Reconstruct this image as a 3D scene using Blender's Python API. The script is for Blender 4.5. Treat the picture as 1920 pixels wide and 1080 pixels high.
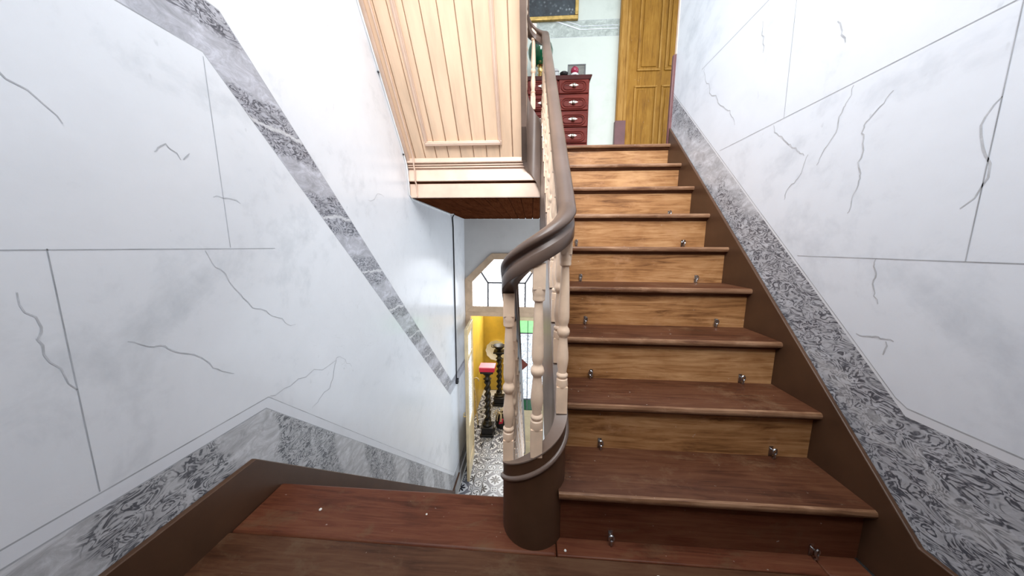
import bpy, bmesh, math, random
from mathutils import Vector, Matrix
random.seed(7)
for o in list(bpy.data.objects): bpy.data.objects.remove(o, do_unlink=True)
S = bpy.context.scene
C = S.collection
PI = math.pi
R_ = 0.20          # riser
G_ = 0.2047        # going
SL = R_ / G_       # slope of the flights
XL, XR = -1.065, 1.085

# ------------------------------------------------------------------ camera
cd = bpy.data.cameras.new('camera'); cam = bpy.data.objects.new('camera', cd); C.objects.link(cam)
cd.sensor_width = 36; cd.lens = 36 * 549.5 / 1920; cd.clip_start = 0.02
pitch, yaw, roll = 0.14243, 0.066211, 0.0049020
fw = Vector((-math.sin(yaw)*math.cos(pitch), math.cos(yaw)*math.cos(pitch), -math.sin(pitch)))
rt = Vector((math.cos(yaw), math.sin(yaw), 0)); up = rt.cross(fw)
rt2 = rt*math.cos(roll) + up*math.sin(roll); up2 = up*math.cos(roll) - rt*math.sin(roll)
m = Matrix((rt2, up2, -fw)).transposed().to_4x4(); m.translation = (0, -0.8607, 1.0006)
cam.matrix_world = m; S.camera = cam

# ------------------------------------------------------------------ world, lights, exposure
S.view_settings.view_transform = 'Standard'; S.view_settings.look = 'None'
S.view_settings.gamma = 1; S.view_settings.use_curve_mapping = False
S.view_settings.exposure = 0.42
w = bpy.data.worlds.new('overcast_sky'); S.world = w; w.use_nodes = True
bg = w.node_tree.nodes['Background']; bg.inputs[0].default_value = (0.82, 0.91, 1.0, 1); bg.inputs[1].default_value = 1.6
def area(name, loc, target, sx, sy, power, col, spread=180):
    l = bpy.data.lights.new(name, 'AREA'); l.shape = 'RECTANGLE'; l.size = sx; l.size_y = sy
    l.energy = power; l.color = col; l.spread = math.radians(spread)
    o = bpy.data.objects.new(name, l); C.objects.link(o); o.location = loc
    o.rotation_euler = (Vector(target) - Vector(loc)).to_track_quat('-Z', 'Y').to_euler()
    return o
area('skylight', (0.05, -0.70, 4.3), (0.15, 0.9, 0.9), 1.5, 1.1, 30, (0.93, 0.975, 1.0), 150)
area('stair_window', (0.0, -1.30, 3.25), (0.2, 1.6, 1.75), 1.6, 1.5, 33, (0.98, 0.985, 1.0), 84)
area('landing_window_light', (2.75, 2.0, 3.2), (0.4, 2.7, 2.6), 1.2, 1.4, 4, (0.93, 0.98, 1.0), 170)
area('front_door_light', (-0.3, 5.9, -0.1), (-0.5, 3.6, -1.6), 1.2, 0.9, 62, (1.0, 0.98, 0.94), 170)

# ------------------------------------------------------------------ material helpers
def newmat(name):
    mt = bpy.data.materials.new(name); mt.use_nodes = True
    nt = mt.node_tree; b = nt.nodes['Principled BSDF']
    return mt, nt, b
class N:
    """little node-graph helper"""
    def __init__(s, nt): s.nt = nt
    def add(s, t, **kw):
        n = s.nt.nodes.new(t)
        for k, v in kw.items(): setattr(n, k, v)
        return n
    def link(s, a, b): s.nt.links.new(a, b)
    def coord(s, scale=(1,1,1), kind='Object', rnd=False):
        tc = s.add('ShaderNodeTexCoord'); mp = s.add('ShaderNodeMapping')
        s.link(tc.outputs[kind], mp.inputs[0]); mp.inputs['Scale'].default_value = scale
        if rnd:
            oi = s.add('ShaderNodeObjectInfo'); cx = s.add('ShaderNodeCombineXYZ')
            mm = s.math('MULTIPLY', oi.outputs['Random'], 37.0)
            for i in range(3): s.link(mm, cx.inputs[i])
            s.link(cx.outputs[0], mp.inputs['Location'])
        return mp.outputs[0]
    def noise(s, vec, scale, detail=4, rough=0.55, dist=0.0):
        n = s.add('ShaderNodeTexNoise'); n.inputs['Scale'].default_value = scale
        n.inputs['Detail'].default_value = detail; n.inputs['Roughness'].default_value = rough
        n.inputs['Distortion'].default_value = dist
        if vec is not None: s.link(vec, n.inputs['Vector'])
        return n.outputs['Fac']
    def math(s, op, a, b=None, c=None, clamp=False):
        n = s.add('ShaderNodeMath', operation=op); n.use_clamp = clamp
        for i, v in enumerate((a, b, c)):
            if v is None: continue
            if isinstance(v, (int, float)): n.inputs[i].default_value = v
            else: s.link(v, n.inputs[i])
        return n.outputs[0]
    def ramp(s, fac, stops):
        n = s.add('ShaderNodeValToRGB'); e = n.color_ramp.elements
        while len(e) < len(stops): e.new(0.5)
        for el, (p, c) in zip(e, stops):
            el.position = p; el.color = (*c, 1) if len(c) == 3 else c
        s.link(fac, n.inputs[0]); return n.outputs[0]
    def mix(s, fac, a, b, mode='MIX'):
        n = s.add('ShaderNodeMix', data_type='RGBA', blend_type=mode)
        for i, v in ((0, fac), (6, a), (7, b)):
            if isinstance(v, (int, float)): n.inputs[i].default_value = v
            elif isinstance(v, tuple): n.inputs[i].default_value = (*v, 1)
            else: s.link(v, n.inputs[i])
        return n.outputs[2]
    def bump(s, h, bsdf, strength=0.2, dist=0.002):
        n = s.add('ShaderNodeBump'); n.inputs['Strength'].default_value = strength
        n.inputs['Distance'].default_value = dist
        s.link(h, n.inputs['Height']); s.link(n.outputs[0], bsdf.inputs['Normal'])

def mat_paint(name, col, rough=0.4, var=0.12, scale=6, spec=0.5, bump=0.1, coat=0.0, stretch=(1,1,1)):
    mt, nt, b = newmat(name); n = N(nt)
    v = n.coord(stretch, rnd=True)
    f = n.noise(v, scale, 5, 0.6)
    d = tuple(c*(1-var*1.6) for c in col); l = tuple(min(1, c*(1+var)) for c in col)
    n.link(n.ramp(f, [(0.3, d), (0.62, l)]), b.inputs['Base Color'])
    b.inputs['Roughness'].default_value = rough; b.inputs['Specular IOR Level'].default_value = spec
    b.inputs['Coat Weight'].default_value = coat; b.inputs['Coat Roughness'].default_value = 0.15
    if bump: n.bump(n.noise(v, scale*7, 4), b, bump, 0.002)
    return mt

def mat_wood(name, dark, mid, light, rough=0.45, axis='x', worn=None, wornc=None, fine=1.0, spec=0.22):
    """long grain along an axis, optional worn patches"""
    mt, nt, b = newmat(name); n = N(nt)
    sc = {'x': (1, 14, 14), 'y': (14, 1, 14), 'z': (14, 14, 1)}[axis]
    v = n.coord(sc, rnd=True); vb = n.coord((1, 1.6, 1.6) if axis == 'x' else (1.6, 1, 1.6) if axis == 'y' else (1.6, 1.6, 1), rnd=True)
    g = n.noise(v, 3.2*fine, 7, 0.68, 1.2)
    big = n.noise(vb, 3.0, 4, 0.6, 0.5)
    f = n.math('ADD', n.math('MULTIPLY', g, 0.62), n.math('MULTIPLY', big, 0.42))
    col = n.ramp(f, [(0.36, dark), (0.5, mid), (0.66, light)])
    if worn is not None:
        wn = n.noise(vb, 5.5, 7, 0.72, 0.3)
        k = n.ramp(wn, [(worn, (0, 0, 0)), (worn+0.13, (1, 1, 1))])
        col = n.mix(n.math('MULTIPLY', k, 0.65), col, wornc)
    # small white scuffs
    sp = n.noise(n.coord((1, 1, 1), rnd=True), 60, 3, 0.5)
    k2 = n.ramp(sp, [(0.735, (0, 0, 0)), (0.76, (1, 1, 1))])
    col = n.mix(n.math('MULTIPLY', k2, 0.35), col, (0.6, 0.55, 0.5))
    n.link(col, b.inputs['Base Color'])
    rr = n.math('MULTIPLY_ADD', big, 0.3, rough-0.15); n.link(rr, b.inputs['Roughness'])
    b.inputs['Specular IOR Level'].default_value = spec
    n.bump(g, b, 0.25, 0.002)
    return mt

def mat_plaster(name, base, dirty, rough=0.3):
    mt, nt, b = newmat(name); n = N(nt)
    v = n.coord()
    a = n.noise(v, 1.7, 6, 0.62, 0.6); c = n.noise(v, 9, 5, 0.65, 0.3)
    f = n.math('ADD', n.math('MULTIPLY', a, 0.7), n.math('MULTIPLY', c, 0.3))
    col = n.ramp(f, [(0.3, dirty), (0.46, base), (0.7, tuple(min(1, x*1.06) for x in base))])
    fk = n.noise(n.coord((1, 1, 0.55)), 34, 2, 0.5)
    fl_ = n.math('MULTIPLY', n.ramp(fk, [(0.70, (0, 0, 0)), (0.74, (1, 1, 1))]), n.ramp(n.noise(v, 2.3, 3), [(0.5, (0, 0, 0)), (0.64, (1, 1, 1))]))
    col = n.mix(n.math('MULTIPLY', fl_, 0.35), col, tuple(x*0.5 for x in base))
    hair = n.noise(n.coord((1, 1, 1)), 2.6, 6, 0.6, 1.5)
    line = n.math('LESS_THAN', n.math('ABSOLUTE', n.math('SUBTRACT', hair, 0.52)), 0.0012)
    gate = n.ramp(n.noise(v, 1.1, 2), [(0.5, (0, 0, 0)), (0.6, (1, 1, 1))])
    col = n.mix(n.math('MULTIPLY', n.math('MULTIPLY', line, gate), 0.3), col, tuple(x*0.6 for x in base))
    n.link(col, b.inputs['Base Color'])
    b.inputs['Roughness'].default_value = rough; b.inputs['Specular IOR Level'].default_value = 0.5
    n.bump(n.math('ADD', c, n.math('MULTIPLY', n.noise(v, 40, 4), 0.25)), b, 0.18, 0.004)
    return mt

def mat_marble(name, light, dark, kt, slope=0.0, rough=0.35, streak=0.7, duty=0.45, warp_k=0.45):
    """painted marbling: patches of curly dark strokes over pale grey; kt = (along y, along z, phase)"""
    mt, nt, b = newmat(name); n = N(nt)
    v = n.coord()
    sx = n.add('ShaderNodeSeparateXYZ'); n.link(v, sx.inputs[0])
    warp = n.noise(v, 6, 4, 0.6)
    t = n.math('ADD', n.math('MULTIPLY', sx.outputs[1], kt[0]), n.math('MULTIPLY', sx.outputs[2], kt[1]))
    t = n.math('ADD', n.math('ADD', t, kt[2]), n.math('MULTIPLY', n.math('SUBTRACT', warp, 0.5), warp_k))
    wv = n.math('MULTIPLY_ADD', n.math('SINE', n.math('MULTIPLY', t, 6.2832)), 0.5, 0.5)
    patch = n.ramp(wv, [(duty-0.08, (0, 0, 0)), (duty+0.1, (1, 1, 1))])
    mp = n.add('ShaderNodeMapping'); n.link(v, mp.inputs[0])
    mp.inputs['Rotation'].default_value = (slope, 0, 0); mp.inputs['Scale'].default_value = (1, 0.7, 1.35)
    vv = mp.outputs[0]
    cu = n.noise(vv, 20, 3, 0.5, 1.4)
    fr = n.math('FRACT', n.math('MULTIPLY', cu, 6.5))
    curl = n.ramp(n.math('ABSOLUTE', n.math('SUBTRACT', fr, 0.5)), [(0.10, (1, 1, 1)), (0.32, (0, 0, 0))])
    soft = n.noise(v, 18, 5, 0.7)
    st = n.math('MULTIPLY', n.math('MULTIPLY', curl, patch), n.ramp(soft, [(0.3, (0.25, 0.25, 0.25)), (0.52, (1, 1, 1))]), clamp=True)
    faint = n.noise(vv, 15, 8, 0.75, 0.9)
    base = n.ramp(faint, [(0.34, tuple(x*0.72 for x in light)), (0.5, light), (0.64, tuple(min(1, x*1.35) for x in light))])
    base = n.mix(n.math('MULTIPLY', patch, 0.35), base, tuple((a*1.4+c*0.6)/2 for a, c in zip(light, dark)))
    col = n.mix(n.math('MULTIPLY', st, 0.92), base, dark)
    ws = n.ramp(n.math('ABSOLUTE', n.math('SUBTRACT', n.math('FRACT', t), 0.25)), [(0.012, (1, 1, 1)), (0.03, (0, 0, 0))])
    col = n.mix(n.math('MULTIPLY', ws, streak), col, (0.75, 0.76, 0.78))
    n.link(col, b.inputs['Base Color']); b.inputs['Roughness'].default_value = rough
    return mt

def mat_metal(name, col, rough=0.25):
    mt, nt, b = newmat(name); n = N(nt)
    b.inputs['Metallic'].default_value = 1
    f = n.noise(n.coord(), 30, 3)
    n.link(n.ramp(f, [(0.3, tuple(c*0.6 for c in col)), (0.7, col)]), b.inputs['Base Color'])
    b.inputs['Roughness'].default_value = rough
    return mt

def mat_glass_lit(name, col, strength, grain=60, dark=0.55, hi=0.55):
    """obscured glass with daylight behind it"""
    mt, nt, b = newmat(name); n = N(nt)
    f = n.noise(n.coord(), grain, 3, 0.7)
    c = n.ramp(f, [(0.35, tuple(x*dark for x in col)), (hi, col)])
    n.link(c, b.inputs['Base Color']); n.link(c, b.inputs['Emission Color'])
    b.inputs['Emission Strength'].default_value = strength
    b.inputs['Roughness'].default_value = 0.2
    n.bump(f, b, 0.3, 0.002)
    return mt

M = {}
M['plaster_left'] = mat_plaster('painted_plaster_left', (0.80, 0.825, 0.865), (0.62, 0.65, 0.69), 0.22)
M['plaster_right'] = mat_plaster('painted_plaster_right', (0.79, 0.835, 0.90), (0.62, 0.665, 0.73), 0.4)
M['plaster_dull'] = mat_plaster('plain_plaster', (0.62, 0.61, 0.59), (0.55, 0.54, 0.52), 0.5)
M['plaster_upper'] = mat_plaster('upper_plaster', (0.57, 0.61, 0.545), (0.49, 0.53, 0.47), 0.4)
M['marble_left'] = mat_marble('marbled_dado_left', (0.52, 0.53, 0.55), (0.06, 0.065, 0.08), (2.0, 0.35, 0.45), 0.6, streak=0.3, duty=0.36)
M['marble_frieze'] = mat_marble('marbled_frieze_left', (0.47, 0.48, 0.53), (0.05, 0.055, 0.075), (0.0, 3.125, 0.656), -0.75, duty=0.36, warp_k=0.3)
M['marble_right'] = mat_marble('marbled_dado_right', (0.54, 0.56, 0.60), (0.06, 0.065, 0.085), (0.55, -1.0, 0.67), 0.75, streak=0.3, duty=0.14)
M['marble_upper'] = mat_marble('marbled_band_upper', (0.40, 0.44, 0.40), (0.22, 0.25, 0.22), (1.0, -1.3, 0))
M['strip'] = mat_plaster('pale_border_strip', (0.76, 0.785, 0.83), (0.68, 0.70, 0.74), 0.3)
M['line'] = mat_paint('grey_painted_line', (0.42, 0.44, 0.47), 0.5, 0.2, 9, bump=0)
M['vein'] = mat_paint('grey_painted_vein', (0.52, 0.54, 0.57), 0.5, 0.15, 30, bump=0)
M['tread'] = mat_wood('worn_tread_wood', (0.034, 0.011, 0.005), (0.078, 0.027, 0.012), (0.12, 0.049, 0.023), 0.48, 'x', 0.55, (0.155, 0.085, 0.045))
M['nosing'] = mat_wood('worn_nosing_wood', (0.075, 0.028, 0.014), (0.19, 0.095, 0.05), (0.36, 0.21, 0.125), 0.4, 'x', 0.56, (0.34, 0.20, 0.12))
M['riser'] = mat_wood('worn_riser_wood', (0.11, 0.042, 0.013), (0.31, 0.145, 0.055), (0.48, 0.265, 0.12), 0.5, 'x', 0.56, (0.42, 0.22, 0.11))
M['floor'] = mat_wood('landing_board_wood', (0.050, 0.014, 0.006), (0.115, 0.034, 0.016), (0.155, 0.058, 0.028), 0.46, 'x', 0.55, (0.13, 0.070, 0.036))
M['floor_worn'] = mat_wood('trodden_board_wood', (0.038, 0.014, 0.006), (0.080, 0.032, 0.015), (0.112, 0.054, 0.027), 0.5, 'x', 0.52, (0.12, 0.072, 0.04))
M['brown'] = mat_paint('dark_brown_gloss', (0.078, 0.037, 0.019), 0.42, 0.15, 4)
M['taupe'] = mat_paint('taupe_gloss', (0.128, 0.086, 0.067), 0.32, 0.12, 5, spec=0.35, coat=0.1)
M['taupe_dull'] = mat_paint('taupe_paint', (0.17, 0.12, 0.095), 0.4, 0.15, 4)
M['cream'] = mat_paint('cream_paint', (0.84, 0.625, 0.455), 0.36, 0.1, 8)
M['peach'] = mat_paint('peach_board_paint', (0.80, 0.57, 0.39), 0.4, 0.1, 3, stretch=(3, .5, .5))
M['peach_light'] = mat_paint('peach_trim_paint', (0.69, 0.50, 0.385), 0.35, 0.08, 5)
M['redbrown'] = mat_wood('red_brown_boards', (0.030, 0.008, 0.003), (0.062, 0.018, 0.007), (0.09, 0.028, 0.011), 0.7, 'y', spec=0.0)
M['mahogany'] = mat_wood('mahogany_varnish', (0.06, 0.008, 0.006), (0.13, 0.021, 0.015), (0.20, 0.040, 0.029), 0.42, 'x', spec=0.1)
M['mahogany_dark'] = mat_paint('dark_mahogany', (0.05, 0.009, 0.007), 0.45, 0.2, 6, spec=0.12)
M['doorwood'] = mat_wood('ochre_grained_door', (0.17, 0.070, 0.004), (0.27, 0.122, 0.009), (0.36, 0.18, 0.025), 0.45, 'z', spec=0.2)
M['doorcase'] = mat_wood('ochre_casing', (0.20, 0.088, 0.010), (0.32, 0.155, 0.022), (0.42, 0.225, 0.05), 0.4, 'z')
M['plinth'] = mat_paint('maroon_paint', (0.14, 0.05, 0.05), 0.4, 0.15, 5)
M['gold'] = mat_metal('dull_gold', (0.55, 0.36, 0.12), 0.35)
M['brass'] = mat_metal('brass', (0.75, 0.52, 0.2), 0.22)
M['chrome'] = mat_metal('chrome', (0.62, 0.62, 0.62), 0.28)
M['silver'] = mat_metal('tarnished_silver', (0.62, 0.55, 0.47), 0.3)
M['sepia'] = mat_paint('faded_print', (0.13, 0.13, 0.11), 0.5, 0.25, 30)
M['pewter'] = mat_paint('pewter_grey', (0.10, 0.10, 0.10), 0.3, 0.15, 10)
M['black'] = mat_paint('ebonised_wood', (0.010, 0.009, 0.009), 0.42, 0.2, 8, spec=0.35)
M['rubber'] = mat_paint('black_cable', (0.012, 0.012, 0.014), 0.5, 0.1, 8, bump=0)
M['white'] = mat_paint('white_paint', (0.78, 0.78, 0.77), 0.35, 0.05, 6)
M['yellow'] = mat_paint('ochre_wall_paint', (0.56, 0.39, 0.055), 0.45, 0.12, 2.5)
M['tan'] = mat_paint('tan_frame_paint', (0.50, 0.36, 0.24), 0.35, 0.1, 6)
M['cream_door'] = mat_paint('cream_door_paint', (0.60, 0.49, 0.30), 0.35, 0.1, 6)
M['lead'] = mat_paint('lead_came', (0.10, 0.10, 0.11), 0.45, 0.1, 10, bump=0)
M['pane'] = mat_glass_lit('obscured_glass', (0.92, 0.94, 0.97), 2.0, 48, 0.22, 0.6)
M['pane_frost'] = mat_glass_lit('frosted_glass', (0.72, 0.77, 0.83), 0.55, 45, 0.35)
M['pane_green'] = mat_glass_lit('green_glass', (0.25, 0.80, 0.24), 0.75, 20, 0.85)
M['pane_brown'] = mat_paint('brown_glass', (0.13, 0.03, 0.02), 0.2, 0.1, 20)
M['pane_dkgreen'] = mat_paint('dark_green_glass', (0.01, 0.09, 0.03), 0.2, 0.1, 20)
M['pink'] = mat_paint('pink_card', (0.85, 0.22, 0.32), 0.5, 0.05, 5)
M['crimson'] = mat_paint('crimson_card', (0.48, 0.015, 0.05), 0.5, 0.05, 5)
M['straw'] = mat_paint('straw', (0.55, 0.46, 0.30), 0.6, 0.25, 20)
M['grey'] = mat_paint('grey_plastic', (0.38, 0.38, 0.38), 0.45, 0.1, 8)
M['crumb'] = mat_paint('plaster_crumb', (0.75, 0.72, 0.66), 0.7, 0.1, 20)
M['berry'] = mat_paint('crimson_glaze', (0.28, 0.02, 0.05), 0.2, 0.2, 20)

def mat_canvas():
    mt, nt, b = newmat('dark_flower_canvas'); n = N(nt)
    v = n.coord(); a = n.noise(v, 5, 5, 0.7, 0.6)
    col = n.ramp(a, [(0.35, (0.005, 0.006, 0.008)), (0.62, (0.03, 0.04, 0.047))])
    vo = n.add('ShaderNodeTexVoronoi'); vo.inputs['Scale'].default_value = 26; n.link(v, vo.inputs['Vector'])
    k = n.ramp(vo.outputs['Distance'], [(0.12, (1, 1, 1)), (0.42, (0, 0, 0))])
    k = n.math('MULTIPLY', k, n.ramp(n.noise(v, 4.5, 3), [(0.45, (0, 0, 0)), (0.62, (1, 1, 1))]))
    n.link(n.mix(n.math('MULTIPLY', k, 0.5), col, (0.4, 0.45, 0.46)), b.inputs['Base Color'])
    b.inputs['Roughness'].default_value = 0.35
    return mt
M['canvas'] = mat_canvas()
def mat_green_lamp():
    mt, nt, b = newmat('green_lamp_glass'); n = N(nt)
    f = n.noise(n.coord(), 8, 3)
    n.link(n.ramp(f, [(0.3, (0.0, 0.035, 0.015)), (0.7, (0.01, 0.13, 0.055))]), b.inputs['Base Color'])
    b.inputs['Roughness'].default_value = 0.06; b.inputs['Coat Weight'].default_value = 0.6
    return mt
M['green_glass'] = mat_green_lamp()

def mat_tile_main():
    """cement tile, quarter motifs at the corners: stars on one diagonal, small squares on the other"""
    mt, nt, b = newmat('star_cement_tile'); n = N(nt)
    v = n.coord(kind='Generated'); sp = n.add('ShaderNodeSeparateXYZ'); n.link(v, sp.inputs[0])
    x, y = sp.outputs[0], sp.outputs[1]
    def polar(px, py):
        dx = n.math('SUBTRACT', x, px); dy = n.math('SUBTRACT', y, py)
        r = n.math('SQRT', n.math('ADD', n.math('MULTIPLY', dx, dx), n.math('MULTIPLY', dy, dy)))
        a = n.math('ARCTAN2', dy, dx)
        return r, a
    white, blk, gry = (0.52, 0.54, 0.58), (0.012, 0.012, 0.02), (0.13, 0.135, 0.165)
    r1, a1 = polar(0, 0); r2, a2 = polar(1, 1)
    col = None
    # grey diagonal ribbon between the two star corners
    dg = n.math('ABSOLUTE', n.math('SUBTRACT', n.math('ADD', x, y), 1.0))
    k = n.math('LESS_THAN', dg, 0.30)
    col = n.mix(k, white, gry)
    for r, a in ((r1, a1), (r2, a2)):
        st = n.math('ABSOLUTE', n.math('COSINE', n.math('MULTIPLY', a, 4.0)))
        col = n.mix(n.math('LESS_THAN', r, 0.56), col, white)
        lim = n.math('MULTIPLY_ADD', st, 0.32, 0.14)
        col = n.mix(n.math('LESS_THAN', r, lim), col, blk)
        col = n.mix(n.math('LESS_THAN', r, 0.05), col, white)
    for px, py in ((1, 0), (0, 1)):
        dx = n.math('ABSOLUTE', n.math('SUBTRACT', x, px)); dy = n.math('ABSOLUTE', n.math('SUBTRACT', y, py))
        mx = n.math('MAXIMUM', dx, dy); mn = n.math('MINIMUM', dx, dy)
        col = n.mix(n.math('LESS_THAN', mx, 0.24), col, white)
        kk = n.math('MULTIPLY', n.math('LESS_THAN', mx, 0.17), n.math('GREATER_THAN', mn, 0.04))
        col = n.mix(kk, col, blk)
    n.link(col, b.inputs['Base Color']); b.inputs['Roughness'].default_value = 0.3
    return mt
M['tile'] = mat_tile_main()
def mat_tile_border():
    mt, nt, b = newmat('scroll_border_tile'); n = N(nt)
    v = n.coord(kind='Generated'); sp = n.add('ShaderNodeSeparateXYZ'); n.link(v, sp.inputs[0])
    x, y = sp.outputs[0], sp.outputs[1]
    white, blk, gry = (0.50, 0.52, 0.56), (0.02, 0.02, 0.03), (0.30, 0.32, 0.36)
    dx = n.math('SUBTRACT', x, 0.5); dy = n.math('SUBTRACT', y, 0.5)
    r = n.math('SQRT', n.math('ADD', n.math('MULTIPLY', dx, dx), n.math('MULTIPLY', dy, dy)))
    a = n.math('ARCTAN2', dy, dx)
    col = n.mix(n.math('LESS_THAN', r, 0.40), gry, white)
    k = n.math('LESS_THAN', n.math('ABSOLUTE', n.math('SUBTRACT', r, 0.39)), 0.03); col = n.mix(k, col, blk)
    sw = n.math('SINE', n.math('ADD', n.math('MULTIPLY', a, 3.0), n.math('MULTIPLY', r, 16.0)))
    k = n.math('MULTIPLY', n.math('GREATER_THAN', sw, 0.35), n.math('LESS_THAN', r, 0.27)); col = n.mix(k, col, blk)
    e = n.math('GREATER_THAN', n.math('ABSOLUTE', dy), 0.455); col = n.mix(e, col, blk)
    n.link(col, b.inputs['Base Color']); b.inputs['Roughness'].default_value = 0.3
    return mt
M['tile_border'] = mat_tile_border()

# ------------------------------------------------------------------ mesh helpers
class MB:
    def __init__(s): s.v = []; s.f = []; s.mi = []
    def quadmesh(s, vs, fs, mi=0):
        b = len(s.v); s.v += [tuple(p) for p in vs]; s.f += [tuple(i+b for i in f) for f in fs]; s.mi += [mi]*len(fs); return s
    def box(s, x0, x1, y0, y1, z0, z1, mi=0):
        vs = [(x, y, z) for z in (z0, z1) for y in (y0, y1) for x in (x0, x1)]
        return s.quadmesh(vs, [(0,2,3,1), (4,5,7,6), (0,1,5,4), (1,3,7,5), (3,2,6,7), (2,0,4,6)], mi)
    def prism(s, poly, axis, a, b, mi=0):
        """poly 2-D points; axis x: (y,z), y: (x,z), z: (x,y)"""
        def P(p, t): return (t, p[0], p[1]) if axis == 'x' else (p[0], t, p[1]) if axis == 'y' else (p[0], p[1], t)
        n = len(poly); vs = [P(p, a) for p in poly] + [P(p, b) for p in poly]
        fs = [tuple(range(n-1, -1, -1)), tuple(range(n, 2*n))] + [(i, (i+1) % n, n+(i+1) % n, n+i) for i in range(n)]
        return s.quadmesh(vs, fs, mi)
    def lathe(s, prof, c, seg=20, mi=0, axis='z'):
        vs = []; fs = []; n = len(prof)
        for r, h in prof:
            for k in range(seg):
                t = 2*PI*k/seg; x, y = r*math.cos(t), r*math.sin(t)
                vs.append((c[0]+x, c[1]+y, c[2]+h) if axis == 'z' else (c[0]+x, c[1]-h, c[2]+y) if axis == '-y' else (c[0]+h, c[1]+x, c[2]+y))
        for i in range(n-1):
            for k in range(seg):
                fs.append((i*seg+k, i*seg+(k+1) % seg, (i+1)*seg+(k+1) % seg, (i+1)*seg+k))
        fs.append(tuple(range(seg-1, -1, -1))); fs.append(tuple((n-1)*seg+k for k in range(seg)))
        return s.quadmesh(vs, fs, mi)
    def tube(s, pts, r, seg=8, mi=0, closed=False):
        pts = [Vector(p) for p in pts]; n = len(pts); vs = []; fs = []
        nrm = None
        for i, p in enumerate(pts):
            t = (pts[min(i+1, n-1)] - pts[max(i-1, 0)]).normalized()
            if nrm is None: nrm = t.orthogonal().normalized()
            else:
                nrm = (nrm - t*nrm.dot(t)); nrm = nrm.normalized() if nrm.length > 1e-6 else t.orthogonal().normalized()
            bn = t.cross(nrm); rr = r[i] if isinstance(r, (list, tuple)) else r
            for k in range(seg):
                a = 2*PI*k/seg; vs.append(p + nrm*(math.cos(a)*rr) + bn*(math.sin(a)*rr))
        for i in range(n-1):
            for k in range(seg): fs.append((i*seg+k, i*seg+(k+1) % seg, (i+1)*seg+(k+1) % seg, (i+1)*seg+k))
        fs.append(tuple(range(seg-1, -1, -1))); fs.append(tuple((n-1)*seg+k for k in range(seg)))
        return s.quadmesh(vs, fs, mi)
    def sweep(s, path, side, prof, mi=0):
        """prof: (offset sideways, height) loop carried along path, kept upright; prof may be a function of i"""
        n = len(path); vs = []; fs = []; m_ = None
        for i in range(n):
            pr = prof(i) if callable(prof) else prof; m_ = len(pr)
            for a, h in pr:
                vs.append((path[i][0]+side[i][0]*a, path[i][1]+side[i][1]*a, path[i][2]+h))
        for i in range(n-1):
            for k in range(m_): fs.append((i*m_+k, (i+1)*m_+k, (i+1)*m_+(k+1) % m_, i*m_+(k+1) % m_))
        fs.append(tuple(range(m_))); fs.append(tuple((n-1)*m_+k for k in range(m_-1, -1, -1)))
        return s.quadmesh(vs, fs, mi)
    def mesh(s, name, mats, origin, smooth=35):
        me = bpy.data.meshes.new(name)
        me.from_pydata([(v[0]-origin[0], v[1]-origin[1], v[2]-origin[2]) for v in s.v], [], s.f)
        for mt in (mats if isinstance(mats, (list, tuple)) else [mats]): me.materials.append(M[mt])
        me.polygons.foreach_set('material_index', s.mi)
        bm = bmesh.new(); bm.from_mesh(me); bmesh.ops.recalc_face_normals(bm, faces=bm.faces); bm.to_mesh(me); bm.free()
        me.polygons.foreach_set('use_smooth', [True]*len(me.polygons))
        me.set_sharp_from_angle(angle=math.radians(smooth))
        me.update(); return me
    def centre(s):
        lo = [min(v[i] for v in s.v) for i in range(3)]; hi = [max(v[i] for v in s.v) for i in range(3)]
        return ((lo[0]+hi[0])/2, (lo[1]+hi[1])/2, lo[2])
def abs_loc(o):
    p = Vector(o.location)
    while o.parent: o = o.parent; p = p + Vector(o.location)
    return p
def build(name, mb, mats, parent=None, origin=None, bevel=0, smooth=35, label=None):
    og = origin if origin is not None else mb.centre()
    o = bpy.data.objects.new(name, mb.mesh(name, mats, og, smooth)); C.objects.link(o)
    if parent: o.parent = parent; o.location = Vector(og) - abs_loc(parent)
    else: o.location = og
    if bevel:
        b = o.modifiers.new('bevel', 'BEVEL'); b.width = bevel; b.segments = 2; b.limit_method = 'ANGLE'; b.angle_limit = math.radians(40)
    if label: o['label'] = label
    return o
def box_part(name, b, mat, parent=None, bevel=0.002, label=None):
    return build(name, MB().box(*b), mat, parent, bevel=bevel, label=label)
def tag(o, label, cat, group=None):
    o['label'] = label; o['category'] = cat
    if group: o['group'] = group
    return o
def thing(name, loc, label, cat, group=None):
    o = bpy.data.objects.new(name, None); o.empty_display_size = 0.05; C.objects.link(o); o.location = loc
    return tag(o, label, cat, group)
def struct(o): o['kind'] = 'structure'; return o
def struct_empty(name, loc):
    o = bpy.data.objects.new(name, None); o.empty_display_size = 0.05; C.objects.link(o); o.location = loc; return struct(o)
def copy_to(o, parent, absloc, rz=0):
    c = o.copy(); C.objects.link(c)
    c.parent = parent; c.location = Vector(absloc) - abs_loc(parent); c.rotation_euler = (0, 0, rz)
    return c

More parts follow.
